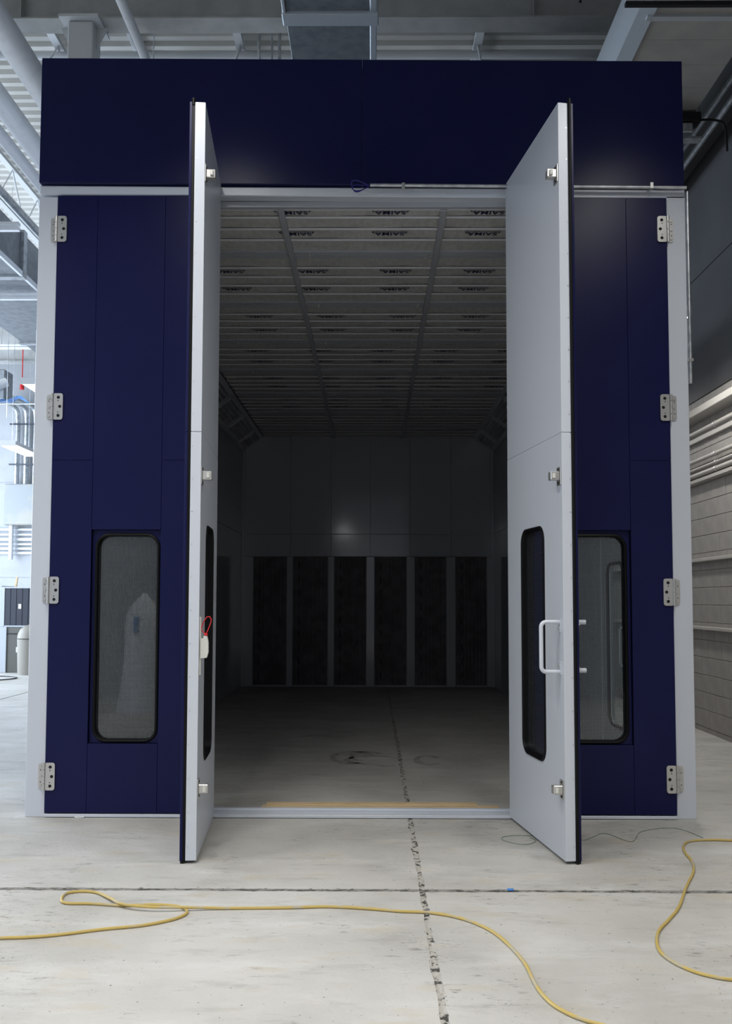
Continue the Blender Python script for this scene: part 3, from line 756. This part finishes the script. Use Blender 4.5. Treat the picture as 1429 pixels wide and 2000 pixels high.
# column behind the booth header, left
cl = empty('steel_column', (-3.02, 2.9, 0), label='white square steel column rising behind the left end of the header', cat='column')
MB().bbox(-0.135, 0.135, -0.135, 0.135, 0, 7.66, 0.012).build('shaft', M['hallpaint'], cl)
MB().box(-0.21, 0.21, -0.21, 0.21, 7.66, 7.69).box(-0.21, 0.21, -0.21, 0.21, 0, 0.02).build('cap_plate', M['hallpaint'], cl)
gs = MB()
gs.prism([(-0.25, 7.66), (-0.135, 7.42), (-0.135, 7.66)], -0.01, 0.01, 'y').prism([(0.25, 7.66), (0.135, 7.42), (0.135, 7.66)], -0.01, 0.01, 'y')
gs.build('gusset', M['hallpaint'], cl)
# main girder across
def ibeam(name, x0, x1, yc, z0, z1, fw_, m, label):
    r = empty(name, ((x0+x1)/2, yc, z0), label=label, cat='beam')
    h = (x1-x0)/2
    MB().box(-h, h, -0.008, 0.008, 0.015, z1-z0-0.015).build('web', M[m], r)
    MB().box(-h, h, -fw_/2, fw_/2, 0, 0.016).build('flange', M[m], r)
    MB().box(-h, h, -fw_/2, fw_/2, z1-z0-0.016, z1-z0).build('flange', M[m], r)
    return r
g = ibeam('girder', XL, XR, 2.9, 7.69, 8.58, 0.26, 'girder', 'deep grey steel girder spanning above the booth header')
for x in (-4.2, 1.35, 6.8):
    MB().box(x-0.006, x+0.006, -0.12, 0.12, 0.016, 0.84).build('stiffener', M['girder'], g)
rv = MB()
for i in range(3):
    for j in (-1, 1): rv.cyl((7.35 - 0.03, -0.018, 0.25 + i*0.17), (7.35 - 0.03, -0.008, 0.25 + i*0.17), 0.014, 8)
tag(rv.build('bolt', M['girder'], g), kind='stuff')
ibeam('girder', XL, XR, 15.6, 7.40, 8.50, 0.3, 'girder', 'far grey steel girder near the back wall, left of the booth')
ibeam('girder', XL, XR, -5.2, 7.69, 8.58, 0.26, 'girder', 'grey steel girder above and behind the photographer')
# bar joists running along y between girders
jo = empty('bar_joist', (-9.6, 0, 7.78), label='white open web roof joist at far left with zigzag bars', cat='joist', group='open web roof joists')
MB().box(-0.05, 0.05, 3.1, 15.4, 0.72, 0.78).build('top_chord', M['hallpaint'], jo)
MB().box(-0.05, 0.05, 4.0, 15.0, 0.0, 0.05).build('bottom_chord', M['hallpaint'], jo)
zg = [(0, 4.0 + i*0.55, 0.03 if i % 2 == 0 else 0.74) for i in range(21)]
MB().tube(zg, 0.014, 6).build('web_bars', M['hallpaint'], jo)
labs = {-3.9: 'white open web roof joist nearest the left side of the booth', -5.8: 'white open web roof joist second from the booth at left',
        -7.7: 'white open web roof joist third from the booth at left', -1.6: 'open web roof joist above the booth, left of the central duct', 1.4: 'open web roof joist above the booth, right of the central duct'}
for x, lb in labs.items():
    c = copy_tree(jo); c.location = (x, 0, 7.78); c['label'] = lb
# big white pipes running back along the left side
thing_mb('roof_pipe', MB().cyl((-3.31, -7.4, 6.75), (-3.31, 17.9, 6.75), 0.13, 24), 'pipe', 'uppermost thick white pipe running back at upper left', 'pipe', 'white roof pipes at upper left', True)
thing_mb('roof_pipe', MB().cyl((-3.94, -7.4, 6.90), (-3.94, 17.9, 6.90), 0.125, 24), 'pipe', 'middle thick white pipe running back at upper left', 'pipe', 'white roof pipes at upper left', True)
thing_mb('roof_pipe', MB().cyl((-4.20, -7.4, 6.86), (-4.20, 17.9, 6.86), 0.075, 20), 'pipe', 'lowest and thinner white pipe running back at upper left', 'pipe', 'white roof pipes at upper left', True)
thing_mb('roof_pipe', MB().cyl((-2.36, -7.4, 7.33), (-2.36, 9.0, 7.33), 0.05, 16), 'pipe', 'slim white pipe slanting down to the header right of the column', 'pipe', 'white roof pipes at upper left', True)
thing_mb('sprinkler_pipe', MB().cyl((XL, 4.6, 8.42), (XR, 4.6, 8.42), 0.05, 14), 'hallpaint', 'horizontal white pipe just above the navy header under the deck', 'pipe', None, True)
# angle brace pair right of column
thing_mb('angle_brace', MB().box(-2.99, -2.95, 3.1, 5.6, 8.56, 8.62).box(-2.88, -2.85, 3.1, 5.6, 8.56, 8.62), 'hallpaint', 'pair of thin steel angles beside the column head', 'brace')
thing_mb('cable_bundle', MB().tube(curve_path([(-1.24, 4.2, 8.62), (-1.30, 4.1, 8.3), (-1.26, 4.1, 7.8), (-1.18, 4.2, 7.2)], 6), 0.018, 8).tube(curve_path([(-1.16, 4.2, 8.62), (-1.14, 4.1, 8.1), (-1.17, 4.1, 7.6), (-1.14, 4.2, 7.2)], 6), 0.014, 8).cyl((-1.06, 4.2, 7.0), (-1.06, 4.2, 8.62), 0.02, 8), 'galv', 'bundle of cables hanging left of the central duct', 'cable')
# wall of dark boards closing the deck bay on the right
thing_mb('hanger_rod', MB().cyl((-2.55, 4.0, 6.9), (-2.55, 4.0, 8.62), 0.008, 6), 'galv', 'thin steel rod hanging near the slanting pipe', 'rod')
# centre duct
d = empty('central_duct', (-0.27, 0, 6.42), label='dark rectangular duct running back above the middle of the header', cat='duct')
MB().bbox(-0.37, 0.33, -4.0, 0.80, 0, 0.5, 0.004).build('duct_section', M['duct'], d)
MB().bbox(-0.38, 0.33, 0.93, 9.2, 0, 0.5, 0.004).build('duct_section', M['duct'], d)
MB().bbox(-0.41, 0.40, 0.79, 0.95, -0.03, 0.53, 0.01).build('joint_band', M['tape'], d)
MB().bbox(0.325, 0.385, -4.0, 9.2, -0.008, 0.5, 0.008).build('corner_tape', M['tape'], d)
MB().bbox(-0.40, -0.37, -4.0, 0.80, -0.02, 0.12, 0.006).build('corner_tape', M['tape'], d)
for x in (-0.2, 0.1):
    MB().box(x, x + 0.02, -3.9, -3.88, 0.5, 2.19).box(x, x + 0.02, 6.0, 6.02, 0.5, 2.19).build('hanger', M['galv'], d)
# right duct
d = empty('right_duct', (2.88, 0, 6.43), label='pale rectangular duct running back at upper right above the header', cat='duct')
yy = -4.0
while yy < 8:
    MB().bbox(-0.45, 0.44, yy, yy + 0.368, 0, 0.45, 0.003).build('duct_section', M['ductwrap'], d)
    yy += 0.372
MB().prism([(-0.58, 0.02), (-0.45, -0.012), (-0.435, 0.0), (-0.45, 0.45), (-0.58, 0.45)], -4, 8, 'y').build('edge_flashing', M['tape'], d)
MB().box(-0.5, 0.5, 0.86, 0.92, -0.02, 0.0).build('joint_band', M['tape'], d)
st = empty('strut_hanger', (2.9, 0.64, 6.35), label='black steel strut hanging under the right duct at top right', cat='strut')
MB().bbox(-0.77, 0.65, -0.02, 0.02, 0, 0.035, 0.003).build('channel', M['hole'], st)
MB().bbox(-0.77, 0.65, -0.021, 0.021, 0.036, 0.05, 0.002).build('lip', M['galv'], st)
MB().cyl((-0.65, 0, 0.04), (-0.65, 0, 2.26), 0.006, 6).cyl((0.56, 0, 0.04), (0.56, 0, 2.26), 0.006, 6).build('rod', M['galv'], st)
# left duct with bright underside and flanges
d = empty('left_duct', (-5.25, 0, 5.88), label='dark sided rectangular duct running back left of the booth', cat='duct')
for (y0, y1) in ((-6, 5.44), (5.46, 8.6), (8.62, 11.5)):
    MB().bbox(-0.62, 0.60, y0, y1, 0, 0.60, 0.004).build('duct_section', M['duct'], d)
for y0 in (5.40, 8.55):
    MB().box(-0.66, 0.64, y0, y0 + 0.12, -0.03, 0.62).build('flange', M['galv'], d)
MB().box(0.60, 0.635, -6, 11.5, -0.02, 0.05).build('corner_angle', M['pipe'], d)
for y0 in (-2.0, 9.5): MB().box(-0.3, -0.28, y0, y0 + 0.02, 0.6, 2.74).box(0.3, 0.32, y0, y0 + 0.02, 0.6, 2.74).build('hanger', M['galv'], d)
for (y0, z0, xr, lb) in ((3.2, 5.56, 2.21, 'pale double steel rail in front of the dark left duct'), (6.0, 5.74, 3.0, 'pale double steel rail below the dark left duct'), (11.9, 6.70, 3.5, 'far pale double steel rail crossing at left of the booth')):
    r = empty('strut_rail', (-6.0, y0, z0), label=lb, cat='rail', group='strut rails at left')
    MB().bbox(-2.6, xr, -0.03, 0.03, 0, 0.04, 0.003).build('channel', M['pipe'], r)
    MB().bbox(-2.6, xr, -0.03, 0.03, 0.055, 0.095, 0.003).build('channel', M['pipe'], r)
    MB().cyl((-1.6, 0, 0.1), (-1.6, 0, 8.63-z0), 0.006, 6).cyl((xr - 0.55, 0, 0.1), (xr - 0.55, 0, 8.63-z0), 0.006, 6).build('rod', M['galv'], r)
thing_mb('drain_pipe', MB().cyl((-5.05, -2, 7.15), (-5.05, 15.3, 7.15), 0.06, 14), 'galv', 'dull grey pipe with couplings running back at left', 'pipe', None, True)
# hanging wires at left
for i, (x, y_, lb) in enumerate(((-6.1, 8.6, 'thin support wire left of the booth nearest the dark duct'), (-6.95, 9.9, 'thin support wire holding the far pendant fixture'))):
    thing_mb('support_wire', MB().cyl((x, y_, 4.6), (x, y_, 8.63), 0.005, 6), 'galv', lb, 'wire')

# ---- lamp fixtures
def fixture(loc, power, label, group, length=1.22, w=0.30, rod=8.63, spread=PI):
    r = empty('light_fixture', loc, label=label, cat='light fixture', group=group)
    MB().prism([(-w/2, 0.02), (w/2, 0.02), (w/2 - 0.03, 0.10), (-w/2 + 0.03, 0.10)], -length/2, length/2, 'y').build('housing', M['hallpaint'], r)
    MB().box(-w/2 + 0.015, w/2 - 0.015, -length/2 + 0.015, length/2 - 0.015, 0.0, 0.02).build('lens', M['lens_on'], r)
    MB().box(-w/2, w/2, -length/2 - 0.012, -length/2, -0.005, 0.10).build('end_cap', M['hallpaint'], r)
    MB().box(-w/2, w/2, length/2, length/2 + 0.012, -0.005, 0.10).build('end_cap', M['hallpaint'], r)
    if rod: MB().cyl((0, -length/3, 0.1), (0, -length/3, rod - loc[2]), 0.004, 6).cyl((0, length/3, 0.1), (0, length/3, rod - loc[2]), 0.004, 6).build('hanging_wire', M['galv'], r)
    a = area('fixture_light', (loc[0], loc[1], loc[2] - 0.02), (0, 0, 0), w, length, power, (1.0, 0.97, 0.92), spread)
    return r
fixture((-6.68, 10.7, 4.37), 25, 'glowing strip fixture hanging left of the booth above the grey cabinet', 'hanging strip lights')
fixture((-5.36, 8.3, 4.95), 25, 'glowing strip fixture half hidden behind the left jamb', 'hanging strip lights', rod=5.88)
F = [((-1.22, -2.45, 5.55), 56, 'front row, before the left leaf'), ((2.30, -2.45, 5.55), 50, 'front row, before the right leaf'), ((-4.3, -2.45, 5.55), 55, 'front row, left of the booth'),
     ((-1.0, -5.4, 5.3), 60, 'rear row, behind the camera'), ((2.0, -5.4, 5.3), 60, 'rear row, to the right'), ((-4.1, -5.4, 5.3), 60, 'rear row, to the left')]
for (l, pw, w_) in F:
    fixture(l, pw, 'strip light hanging in the aisle, ' + w_, 'aisle strip lights', rod=(6.42 if l[0] == 2.30 else 8.63), spread=2.45)
fixture((-0.95, -6.95, 4.05), 14, 'low strip light hanging against the front wall', None)
for (y_, w_) in ((2.6, 'nearer'), (6.6, 'farther')):
    fixture((3.0, y_, 4.22), 34, w_ + ' strip light hanging in the gap between booth and block wall', 'gap strip lights', rod=6.42, w=0.2)
# ================================================================ LEFT BACKGROUND
eb = empty('electrical_cabinet', (-9.4, 17.9, 3.52), label='pale grey electrical cabinet mounted high on the far left wall', cat='cabinet')
MB().bbox(-0.42, 0.50, -0.30, 0.06, 0, 1.11, 0.01).build('body', M['panelgrey'], eb)
MB().bbox(-0.40, 0.48, -0.32, -0.30, 0.02, 1.09, 0.006).build('door', M['panelgrey'], eb)
for i, x in enumerate((-9.58, -9.33, -9.08)):
    lb = ('leftmost', 'middle', 'rightmost')[i] + ' of three grey conduits rising above the wall cabinet'
    thing_mb('riser_conduit', MB().tube(curve_path([(x, 17.80, 4.64), (x, 17.80, 5.6), (x, 17.80, 6.4), (x - 0.05, 17.7, 6.72), (x - 0.35, 17.3, 6.86), (x - 0.9, 16.6, 6.88)], 6), 0.07, 12), 'galv', lb, 'conduit', 'three riser conduits', True)
for k, z in enumerate((5.15, 6.25)):
    thing_mb('conduit_clamp', MB().box(-9.75, -8.9, 17.68, 17.72, z, z + 0.04), 'darkmetal', ('lower', 'upper')[k] + ' dark clamp bar across the three riser conduits', 'clamp')
for k, (z, r) in enumerate(((3.42, 0.035), (3.28, 0.03), (3.15, 0.045), (3.02, 0.03), (2.90, 0.035), (2.78, 0.035))):
    lb = 'white horizontal wall pipe below the grey cabinet, %s from the top' % ('first', 'second', 'third', 'fourth', 'fifth', 'sixth')[k]
    thing_mb('wall_pipe', MB().cyl((-13.9, 17.90, z), (-5.0, 17.90, z), r, 10), 'pipe', lb, 'pipe', 'white wall pipes at far left', True)
thing_mb('down_pipe', MB().cyl((-9.66, 17.75, 2.6), (-9.66, 17.75, 3.515), 0.06, 12), 'pipe', 'short white vertical pipe below the grey cabinet', 'pipe', None, True)
# blue film sheet draped on a strut
vs = []; fs = []; nx, ny = 16, 6
for j in range(ny + 1):
    for i in range(nx + 1):
        x = -9.5 + 1.5 * i / nx; y_ = 14.0 + 0.5 * j / ny
        vs.append((x, y_, 6.20 + 0.06 * math.sin(3*i/2.0) * (j/ny) - 0.20 * (1 - j/ny) * math.sin(PI * min(1, (i+1) / nx)) ))
for j in range(ny):
    for i in range(nx): fs.append((j*(nx+1)+i, j*(nx+1)+i+1, (j+1)*(nx+1)+i+1, (j+1)*(nx+1)+i))
thing_mb('plastic_sheet', MB().add(vs, fs), 'bluefilm', 'crumpled blue plastic sheet draped high at far left', 'plastic sheet', None, True)
thing_mb('sheet_pole', MB().cyl((-9.8, 14.5, 6.13), (-7.4, 14.5, 6.12), 0.018, 8).cyl((-7.45, 14.5, 6.2), (-7.45, 14.5, 8.63), 0.012, 6), 'galv', 'thin suspended pole carrying the blue plastic sheet', 'pole')
uh = empty('unit_heater', (-9.0, 14.95, 6.30), label='grey ventilation unit hanging above the blue plastic sheet', cat='heater')
MB().bbox(-0.45, 0.30, -0.2, 0.3, 0, 0.72, 0.02).box(-0.1, -0.08, 0, 0.02, 0.7, 2.33).build('body', M['duct'], uh)
MB().cyl((0.16, -0.34, 0.28), (0.36, -0.22, 0.40), 0.11, 14).build('spout', M['hallpaint'], uh, smooth=True)
thing_mb('red_valve', MB().cyl((-8.28, 14.75, 6.52), (-8.28, 14.75, 6.64), 0.05, 10).cyl((-8.28, 14.75, 6.6), (-8.28, 14.75, 8.63), 0.012, 6), 'red', 'small red valve on a thin drop pipe at far left', 'valve')
# stacked sheet-metal units, bin, plank
up = empty('metal_cabinet', (-7.40, 12.5, 0.95), label='upper dark ribbed sheet metal unit with white label, stacked on the grey one', cat='cabinet', group='stacked sheet metal units')
MB().bbox(-0.30, 0.62, 0.0, 0.8, 0, 0.84, 0.005).build('body', M['sheetgrey'], up)
MB().box(-0.30, -0.24, -0.03, 0.0, 0, 0.84).box(-0.24, 0.62, -0.03, 0.0, 0.81, 0.84).box(-0.25, 0.62, -0.03, 0.0, 0, 0.03).build('rim', M['sheetlight'], up)
for k in range(5):
    x = -0.236 + k * 0.125
    MB().bbox(x, x + 0.118, -0.018, 0.0, 0.03, 0.81, 0.004).build('rib_panel', M['darkmetal'], up)
MB().box(0.05, 0.11, -0.022, -0.017, 0.38, 0.48).build('sticker', M['sticker'], up)
MB().bbox(-0.62, -0.302, -0.02, 0.8, 0, 0.86, 0.005).build('side_wing', M['sheetlight'], up)
lw_ = empty('metal_cabinet', (-7.40, 12.45, 0.0), label='lower grey sheet metal unit with pale side standing on the floor', cat='cabinet', group='stacked sheet metal units')
MB().bbox(-0.16, 0.55, 0.0, 0.85, 0.0, 0.945, 0.005).build('body', M['sheetgrey'], lw_)
MB().box(-0.16, 0.55, -0.012, 0.0, 0.80, 0.815).build('band', M['hole'], lw_)
MB().bbox(-0.62, -0.162, -0.03, 0.85, 0.0, 0.948, 0.005).build('side_wing', M['sheetlight'], lw_)
MB().box(0.04, 0.10, -0.016, -0.001, 0.42, 0.53).build('sticker', M['sticker'], lw_)
bn = empty('waste_bin', (-6.88, 12.05, 0), label='beige round topped waste bin standing before the sheet metal units', cat='bin')
MB().cyl((0, 0, 0), (0, 0, 0.72), 0.27, 24, 0.29).build('body', M['bin'], bn, smooth=True)
MB().tube([(0,0,0.72),(0,0,0.735)], 0.295, 24).build('rim', M['hole'], bn, smooth=True)
dm = MB(); prof = [(0.29, 0.735), (0.275, 0.83), (0.23, 0.92), (0.16, 0.98), (0.07, 1.01), (0.004, 1.015)]
vs = []; fs = []
for (r, z) in prof:
    for k in range(24): vs.append((r*math.cos(2*PI*k/24), r*math.sin(2*PI*k/24), z))
for i in range(len(prof)-1):
    for k in range(24): fs.append((i*24+k, i*24+(k+1) % 24, (i+1)*24+(k+1) % 24, (i+1)*24+k))
fs.append(tuple(5*24+k for k in range(24)))
dm.add(vs, fs).build('dome_lid', M['bin'], bn, smooth=True)
pk = MB().bbox(-0.02, 0.02, -0.015, 0.015, 0, 0.22, 0.003).build('wood_stick', M['wood']); pk.location = (-7.50, 12.7, 1.785); pk.rotation_euler = (0, 0.12, 0)
tag(pk, 'short pale wooden stick upright on the upper sheet metal unit', 'stick')
thing_mb('floor_cable', MB().tube(arc3 := [(-7.30 + 0.52*math.cos(a*PI/12), 10.95 + 0.50*math.sin(a*PI/12), 0.012) for a in range(24)], 0.011, 6, closed=True), 'black_cord', 'black cable coiled in a ring on the floor before the bin', 'cable')

# ================================================================ RIGHT WALL SERVICES
rp = [(3.50, 0.028, 'upper thick pipe running along the right wall under the ledge'), (3.17, 0.024, 'pipe along the right wall, second below the ledge'),
      (3.072, 0.016, 'thin pipe along the right wall between two thicker ones'), (3.00, 0.026, 'lowest thick pipe along the right block wall')]
for (z, r, lb) in rp:
    o = MB().cyl((3.90, -7.4, z), (3.90, 17.9, z), r, 12).build('wall_conduit', M['servicepipe'], smooth=True); tag(o, lb, 'pipe', 'pipes along the right wall')
    for y_ in (-1.2, 1.0, 3.45, 6.0):
        MB().cyl((3.90, y_ + z*0.02, z), (3.90, y_ + z*0.02 + 0.03, z), r + 0.008, 12).build('coupling', M['steel'], o, smooth=True)
o = MB().bbox(3.915, XR, -7.4, 17.9, 3.40, 3.46, 0.004).build('cable_channel', M['servicepipe']); tag(o, 'flat white cable channel below the upper right wall pipe', 'channel', 'cable channels on the right wall')
o = MB().bbox(3.88, XR, -7.4, 17.9, 2.91, 2.95, 0.004).build('cable_channel', M['mortar']); tag(o, 'lowest narrow cable channel casting a broad shadow on the right block wall', 'channel', 'cable channels on the right wall')
# pendant fixture beyond the header at right
pf = empty('side_fixture', (3.10, 2.4, 6.14), label='dark hanging strip fixture at right beyond the header edge', cat='light fixture')
MB().bbox(-0.5, 0.26, -0.08, 0.08, 0.17, 0.27, 0.01).build('ballast', M['hole'], pf)
MB().bbox(-0.5, 0.28, -0.05, 0.05, 0.0, 0.03, 0.004).build('rail', M['galv'], pf)
MB().bbox(-0.5, 0.18, -0.07, 0.07, 0.06, 0.16, 0.01).build('reflector', M['galv'], pf)
MB().tube(curve_path([(0.25, 0, 0.22), (0.42, 0, 0.22), (0.52, 0, 0.16), (0.54, 0, -0.1)], 5), 0.012, 8).build('flex_cable', M['hole'], pf)
MB().cyl((0.27, 0, 0.2), (0.27, 0, 2.48), 0.006, 6).build('rod', M['galv'], pf)
for k, z in enumerate((6.52, 6.72)):
    thing_mb('side_pipe', MB().cyl((3.66, -6, z), (3.66, 17.9, z), 0.03, 10), 'galv', ('lower', 'upper')[k] + ' thin pipe running back beside the right duct', 'pipe', 'thin pipes beside the right duct')

# wrapped item standing in the aisle (seen mirrored in the left window)
vs = []; fs = []
prof = [(0.34, 0.0), (0.31, 0.25), (0.28, 0.7), (0.27, 1.1), (0.24, 1.32), (0.17, 1.45), (0.07, 1.56), (0.02, 1.62)]
for (r, z) in prof:
    for k in range(20):
        a = 2*PI*k/20; rr = r * (1 + 0.07*math.sin(5*a + z*3))
        vs.append((rr*math.cos(a), 0.7*rr*math.sin(a), z))
for i in range(len(prof)-1):
    for k in range(20): fs.append((i*20+k, i*20+(k+1) % 20, (i+1)*20+(k+1) % 20, (i+1)*20+k))
fs.append(tuple(7*20+k for k in range(20)))
wi = empty('wrapped_bundle', (-3.05, -5.9, 0), label='tall bundle wrapped in white plastic film, mirrored in the left window', cat='bundle')
MB().add(vs, fs).build('film', M['film'], wi, smooth=True)
MB().bbox(-0.10, -0.04, 0.16, 0.205, 1.08, 1.30, 0.004).build('blue_print', M['bluefilm'], wi)
